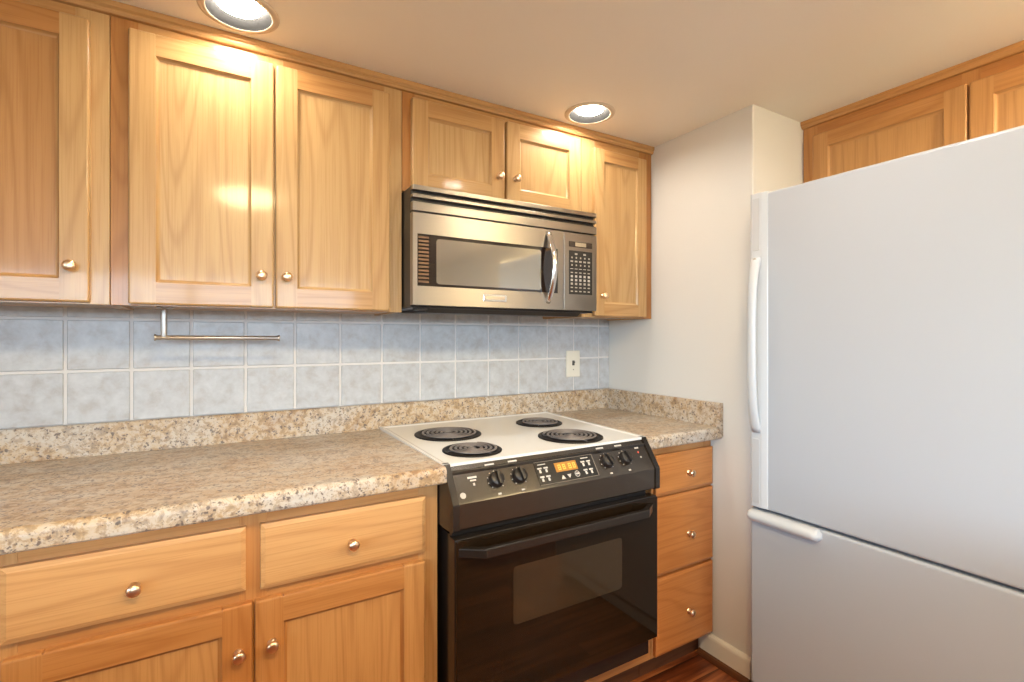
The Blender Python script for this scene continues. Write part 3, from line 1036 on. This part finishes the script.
def panel_box(B, x0, x1, s0, s1, h0, h1, mi=0):
    vs = [on_panel(x, s, h) for h in (h0, h1) for (x, s) in ((x0, s0), (x1, s0), (x1, s1), (x0, s1))]
    bm = bmesh.new()
    bv = [bm.verts.new(v) for v in vs]
    for f in ([0, 1, 2, 3], [4, 5, 6, 7], [0, 1, 5, 4], [1, 2, 6, 5], [2, 3, 7, 6], [3, 0, 4, 7]):
        bm.faces.new([bv[i] for i in f])
    bmesh.ops.recalc_face_normals(bm, faces=bm.faces[:])
    B.addbm(bm, mi=mi)


def disc_on(B, x, s, r, h, mi=0):
    B.lathe([(r, 0.0), (r, h), (0.0, h)], on_panel(x, s), PN, 16, mi=mi, smooth=False)


for kx, turn in ((-1.008, 0.0), (-0.932, 0.15), (-0.601, 0.3), (-0.522, 0.25)):
    k = MB()
    c0 = on_panel(kx, 0.54)
    k.lathe([(0.0235, 0.0), (0.0235, 0.003), (0.0215, 0.006), (0.0205, 0.015), (0.019, 0.017), (0.0, 0.017)], c0, PN, 32, mi=0)
    # raised grip across the knob
    ux = Vector((math.sin(turn), 0, 0)) + PU * math.cos(turn)
    ux.normalize()
    vx = PN.cross(ux)
    vs = [c0 + PN * hh + ux * a * (0.0205 - (0.002 if hh > 0.02 else 0)) + vx * bb * (0.0052 if hh < 0.02 else 0.0038) for hh in (0.012, 0.0265) for (a, bb) in ((-1, -1), (1, -1), (1, 1), (-1, 1))]
    bm = bmesh.new()
    bv = [bm.verts.new(v) for v in vs]
    for f in ([0, 1, 2, 3], [4, 5, 6, 7], [0, 1, 5, 4], [1, 2, 6, 5], [2, 3, 7, 6], [3, 0, 4, 7]):
        bm.faces.new([bv[i] for i in f])
    bmesh.ops.recalc_face_normals(bm, faces=bm.faces[:])
    k.addbm(bm, mi=0)
    k.build('knob', M['black_plastic'], pan)
    # white dial marks round the knob and the small heading above it
    mk = MB()
    for q in range(9):
        a = math.radians(-140 + q * 35)
        p = c0 + (Vector((1, 0, 0)) * math.sin(a) - PU * math.cos(a)) * 0.0255
        mk.lathe([(0.0016, 0.0002), (0.0016, 0.0009), (0.0, 0.0009)], p, PN, 8, mi=0, smooth=False)
    panel_box(mk, kx - 0.005, kx + 0.005, 0.885, 0.93, 0.0002, 0.0008, 0)
    panel_box(mk, kx - 0.022, kx + 0.008, 0.095, 0.14, 0.0002, 0.0008, 0)
    panel_box(mk, kx - 0.006, kx + 0.006, 0.16, 0.24, 0.0002, 0.0008, 0)
    mk.build('dial_marks', M['white_mark'], pan)

ck2 = MB()
panel_box(ck2, -0.872, -0.652, 0.26, 0.90, 0.0003, 0.0016, 0)
for xx0, xx1, ss0, ss1 in ((-0.872, -0.652, 0.255, 0.268), (-0.872, -0.652, 0.892, 0.905), (-0.654, -0.6515, 0.26, 0.90)):
    panel_box(ck2, xx0, xx1, ss0, ss1, 0.0016, 0.0022, 2)
for gx in (-0.852, -0.690):
    panel_box(ck2, gx - 0.009, gx + 0.019, 0.325, 0.350, 0.0016, 0.0022, 1)
    for i in (0, 1):
        for j, sw in ((0, 0.42), (1, 0.66)):
            x = gx + i * 0.022 - 0.006
            panel_box(ck2, x - 0.0075, x + 0.0075, sw, sw + 0.045, 0.0016, 0.0022, 1)
            panel_box(ck2, x - 0.0035, x + 0.0035, sw + 0.06, sw + 0.15, 0.0016, 0.0022, 1)
# up and down arrows and a round pad under the clock
for (x, up_) in ((-0.785, True), (-0.762, False)):
    tip, bs = (0.72, 0.83) if up_ else (0.83, 0.72)
    vs = [on_panel(x, tip, 0.0022), on_panel(x - 0.008, bs, 0.0022), on_panel(x + 0.008, bs, 0.0022)]
    ck2.add(vs, [[0, 1, 2] if up_ else [0, 2, 1]], mi=1)
ck2.lathe([(0.0095, 0.0016), (0.0095, 0.0022), (0.0075, 0.0022)], on_panel(-0.731, 0.75), PN, 20, mi=1, smooth=False, cap=False)
panel_box(ck2, -0.737, -0.725, 0.72, 0.77, 0.0016, 0.0022, 1)
ck2.build('oven_timer', [simple('dark_bezel', (0.012, 0.010, 0.009), 0.25), M['white_mark'], simple('bezel_line', (0.16, 0.14, 0.12), 0.4)], pan)
dp = MB()
panel_box(dp, -0.803, -0.722, 0.36, 0.62, 0.0017, 0.0030, 0)
segs = [(-0.793, 'a'), (-0.776, 'b'), (-0.754, 'c'), (-0.738, 'd')]
for x, _ in segs:
    for (x0, x1, s0, s1) in ((x, x + 0.010, 0.42, 0.445), (x, x + 0.010, 0.545, 0.57), (x, x + 0.002, 0.42, 0.57), (x + 0.008, x + 0.010, 0.42, 0.57), (x, x + 0.010, 0.485, 0.505)):
        panel_box(dp, x0, x1, s0, s1, 0.0030, 0.0034, 1)
dp.build('clock_display', [M['amber'], M['amber_digit']], pan)
mk = MB()
panel_box(mk, -1.092, -1.064, 0.36, 0.41, 0.0002, 0.0009, 0)
panel_box(mk, -1.086, -1.068, 0.44, 0.48, 0.0002, 0.0009, 0)
panel_box(mk, -1.080, -1.074, 0.53, 0.60, 0.0002, 0.0009, 1)
mk.build('logo_print', [M['white_mark'], M['grey_mark']], pan)
mk = MB(); panel_box(mk, -0.463, -0.446, 0.20, 0.30, 0.0002, 0.0009, 0); mk.build('indicator_print', M['white_mark'], pan)
mk = MB(); disc_on(mk, -0.455, 0.42, 0.0035, 0.0012, 0); mk.build('indicator_lamp', M['red_mark'], pan)
mk = MB(); disc_on(mk, -0.452, 0.58, 0.0030, 0.0012, 0); mk.build('indicator_lamp', M['grey_mark'], pan)
mk = MB(); disc_on(mk, -1.117, 0.80, 0.0085, 0.0009, 0); mk.build('sticker', M['grey_mark'], pan)

# oven door
DX0, DX1, DZ0, DZ1, DYF = -1.1440, -0.3985, 0.250, 0.7300, -0.702
od = MB()
od.box(DX0, DX1, DYF + 0.006, -0.656, DZ0, DZ1, 0.004, 2, mi=0)
od.box(DX0 + 0.003, DX1 - 0.003, DYF, DYF + 0.0065, DZ0 + 0.003, DZ1 - 0.003, 0.002, 2, mi=1)
odoor = od.build('oven_door', [M['black_enamel'], M['black_glass']], t)
ow = MB()
ow.prism([(x, z) for x, z in rrect(-0.968, -0.562, 0.458, 0.622, 0.012)], 'y', DYF - 0.0004, DYF + 0.002)
ow.build('oven_window', M['oven_window'], odoor)
hb = MB()
# trapezoid bar handle
zh0, zh1 = 0.684, 0.709
outer = [(-1.138, DYF + 0.001), (-1.077, DYF - 0.043), (-0.482, DYF - 0.043), (-0.418, DYF + 0.001)]
inner = [(-0.450, DYF + 0.001), (-0.496, DYF - 0.024), (-1.063, DYF - 0.024), (-1.106, DYF + 0.001)]
def hprism(poly, z0, z1):
    n = len(poly)
    bm = bmesh.new()
    A = [bm.verts.new((x, y, z0)) for x, y in poly]
    B_ = [bm.verts.new((x, y, z1)) for x, y in poly]
    for i in range(n // 2 - 1):
        pass
    h = n // 2
    for L in (A, B_):
        for i in range(h - 1):
            bm.faces.new([L[i], L[i + 1], L[n - 2 - i], L[n - 1 - i]])
    for i in range(n):
        j = (i + 1) % n
        bm.faces.new([A[i], A[j], B_[j], B_[i]])
    bmesh.ops.recalc_face_normals(bm, faces=bm.faces[:])
    bmesh.ops.bevel(bm, geom=bm.edges[:], offset=0.003, segments=2, profile=0.5, affect='EDGES')
    return bm
hb.addbm(hprism(outer + inner, zh0, zh1))
hb.build('handle', M['black_enamel'], odoor)
kp = MB()
kp.box(RX0 + 0.012, RX1 - 0.012, -0.668, -0.640, 0.180, DZ0 - 0.006, 0.003)
kp.build('kick_panel', M['black_enamel'], t)

# ------------------------------------------------------------------ refrigerator
QX = -0.120
QY0, QY1 = -0.853, -1.690
t = thing('refrigerator', (0.2, -1.25, 0), 'white bottom-freezer refrigerator standing in the alcove, door handle on its far edge', 'refrigerator')
q = MB()
q.box(QX + 0.072, 0.60, QY1 + 0.004, QY0 - 0.004, 0.03, 1.735, 0.006, 2)
q.build('cabinet', M['fridge'], t)
q = MB(); q.box(QX + 0.058, QX + 0.0725, QY1 + 0.012, QY0 - 0.012, 0.09, 1.735); q.build('gasket', M['gasket'], t)
q = MB(); q.box(QX + 0.03, QX + 0.09, QY1 + 0.01, QY0 - 0.01, 0.012, 0.085, 0.004); q.build('toe_grille', M['fridge_inset'], t)
for yy in (QY0 - 0.05, QY1 + 0.05):
    for xx in (QX + 0.12, 0.55):
        q = MB(); q.lathe([(0.018, 0.0), (0.018, 0.012), (0.01, 0.014), (0.01, 0.032)], (xx, yy, 0.0), (0, 0, 1), 16); q.build('foot', M['gasket'], t)
SEAM = 0.690


def fdoor(z0, z1):
    d = MB()
    bm = bmesh.new()
    bmesh.ops.create_cube(bm, size=1)
    x0, x1 = QX, QX + 0.060
    for v in bm.verts:
        v.co = Vector(((x0 + x1) / 2 + v.co.x * (x1 - x0), (QY0 + QY1) / 2 + v.co.y * (QY0 - QY1), (z0 + z1) / 2 + v.co.z * (z1 - z0)))
    bmesh.ops.bevel(bm, geom=bm.edges[:], offset=0.009, segments=4, profile=0.5, affect='EDGES')
    d.addbm(bm, smooth=False)
    return d


fd = fdoor(SEAM + 0.004, 1.745).build('refrigerator_door', M['fridge'], t)
# full-height trim at the handle edge
tr = MB()
pr = [(QX + 0.004, QY0 - 0.002), (QX - 0.004, QY0 - 0.004), (QX - 0.0075, QY0 - 0.012), (QX - 0.0075, QY0 - 0.046), (QX - 0.003, QY0 - 0.062), (QX + 0.004, QY0 - 0.068)]
tr.prism(pr, 'z', SEAM + 0.008, 1.747)
trim = tr.build('handle_trim', M['fridge_trim'], fd)
hh = MB()
hp, ra, rb = [], [], []
for k in range(33):
    a = k / 32
    z = 1.530 + (0.950 - 1.530) * a
    bow = (1 - (2 * a - 1) ** 4)
    hp.append((QX - 0.004 - 0.032 * bow, QY0 - 0.026 - 0.004 * bow, z))
    ra.append(0.0145 + 0.003 * abs(2 * a - 1) ** 2)
    rb.append(0.010)
hh.tube(hp, ra, 14, r2=rb, up=(-1, 0, 0))
hh.build('door_handle', M['fridge_trim'], fd)
for z0, z1 in ((SEAM + 0.02, 0.925), (1.555, 1.73)):
    ins_ = MB(); ins_.box(QX - 0.0088, QX - 0.004, QY0 - 0.038, QY0 - 0.014, z0, z1, 0.001); ins_.build('trim_inset', M['fridge_inset'], fd)
lk = MB(); lk.lathe([(0.006, 0.0), (0.006, 0.0015), (0.0, 0.002)], (QX - 0.0150, QY0 - 0.027, 1.524), (-1, 0, 0.1), 14); lk.build('handle_screw', M['grey_mark'], fd)
fz = fdoor(0.092, SEAM - 0.004).build('freezer_door', M['fridge'], t)
fh = MB()
hz = SEAM - 0.024
prof = []
for k in range(17):
    a = PI * k / 16
    prof.append((QX + 0.002 - 0.030 * math.sin(a), hz + 0.020 * math.cos(a)))
bm = bmesh.new()
yA, yB = QY0 + 0.006, -1.088
N = 24
rings = []
for i in range(N + 1):
    f = i / N
    y = yA + (yB - yA) * f
    dd = min(f, 1 - f) * abs(yB - yA)
    sc = math.sqrt(max(0.0, 1 - (1 - min(dd / 0.020, 1)) ** 2)) if dd < 0.020 else 1.0
    sc = max(sc, 0.15)
    rings.append([bm.verts.new((QX + 0.002 + (px - QX - 0.002) * (0.35 + 0.65 * sc), y, hz + (pz - hz) * (0.3 + 0.7 * sc))) for px, pz in prof])
for A, B_ in zip(rings, rings[1:]):
    for i in range(len(prof) - 1):
        bm.faces.new([A[i], A[i + 1], B_[i + 1], B_[i]])
bm.faces.new(rings[0]); bm.faces.new(rings[-1])
bmesh.ops.recalc_face_normals(bm, faces=bm.faces[:])
fh.addbm(bm, smooth=True)
fh.build('freezer_handle', M['fridge_trim'], fz)

# ------------------------------------------------------------------ recessed ceiling lights
lx, ly = LIGHTS[0]
LG = 'recessed ceiling lights'
LL = ['round recessed ceiling light above the double wall cabinet, nearest the left',
      'round recessed ceiling light above the microwave, near the right-hand wall',
      'round recessed ceiling light out of view above the floor before the range']
t0 = thing('recessed_light', (lx, ly, ZC), LL[0], 'light', LG)
q = MB()
q.lathe([(0.0770, 0.0005), (0.0770, -0.0050), (0.079, -0.0056), (0.088, -0.0046), (0.0955, -0.0018), (0.0955, 0.0005)], (lx, ly, ZC), (0, 0, 1), 48, cap=False)
q.build('trim_ring', M['white_trim'], t0)
q = MB()
q.lathe([(0.0768, -0.0045), (0.0745, -0.001), (0.0530, 0.014), (0.0530, 0.036), (0.0785, 0.036), (0.0785, 0.0)], (lx, ly, ZC), (0, 0, 1), 48, cap=False)
q.build('baffle', M['baffle'], t0)
q = MB()
q.lathe([(0.0525, 0.035), (0.0525, 0.014), (0.040, 0.0105), (0.0, 0.009)], (lx, ly, ZC), (0, 0, 1), 48, cap=True)
q.build('lens', M['lens'], t0)
for i in (1, 2):
    c = t0.copy(); COL.objects.link(c)
    c.location = (LIGHTS[i][0], LIGHTS[i][1], ZC)
    c['label'] = LL[i]
    for ch in t0.children:
        d = ch.copy(); COL.objects.link(d); d.parent = c

# warm shallow glass dome light on the ceiling above the camera (mirrored in the varnish of the wall cabinets)
lx, ly = -1.53, -1.98
t0 = thing('dome_light', (lx, ly, ZC), 'warm shallow glass dome ceiling light above the peninsula', 'light', 'dome ceiling lights')
q = MB(); q.lathe([(0.165, 0.0), (0.165, -0.018), (0.155, -0.022), (0.0, -0.022)], (lx, ly, ZC - 0.0005), (0, 0, 1), 40); q.build('base', M['nickel'], t0)
q = MB(); q.lathe([(0.150, -0.0225)] + [(0.160 * math.cos(a), -0.032 - 0.055 * math.sin(a)) for a in [PI / 2 * k / 10 for k in range(0, 11)]], (lx, ly, ZC), (0, 0, 1), 40, cap=False); q.build('glass_dome', M['dome'], t0)
c = t0.copy(); COL.objects.link(c)
c.location = (0.02, -2.20, ZC)  # second dome, out of view, added to brighten ceiling and alcove
c['label'] = 'added warm fill light, shallow glass dome over the walkway beside the refrigerator'
for ch in t0.children:
    d = ch.copy(); COL.objects.link(d); d.parent = c
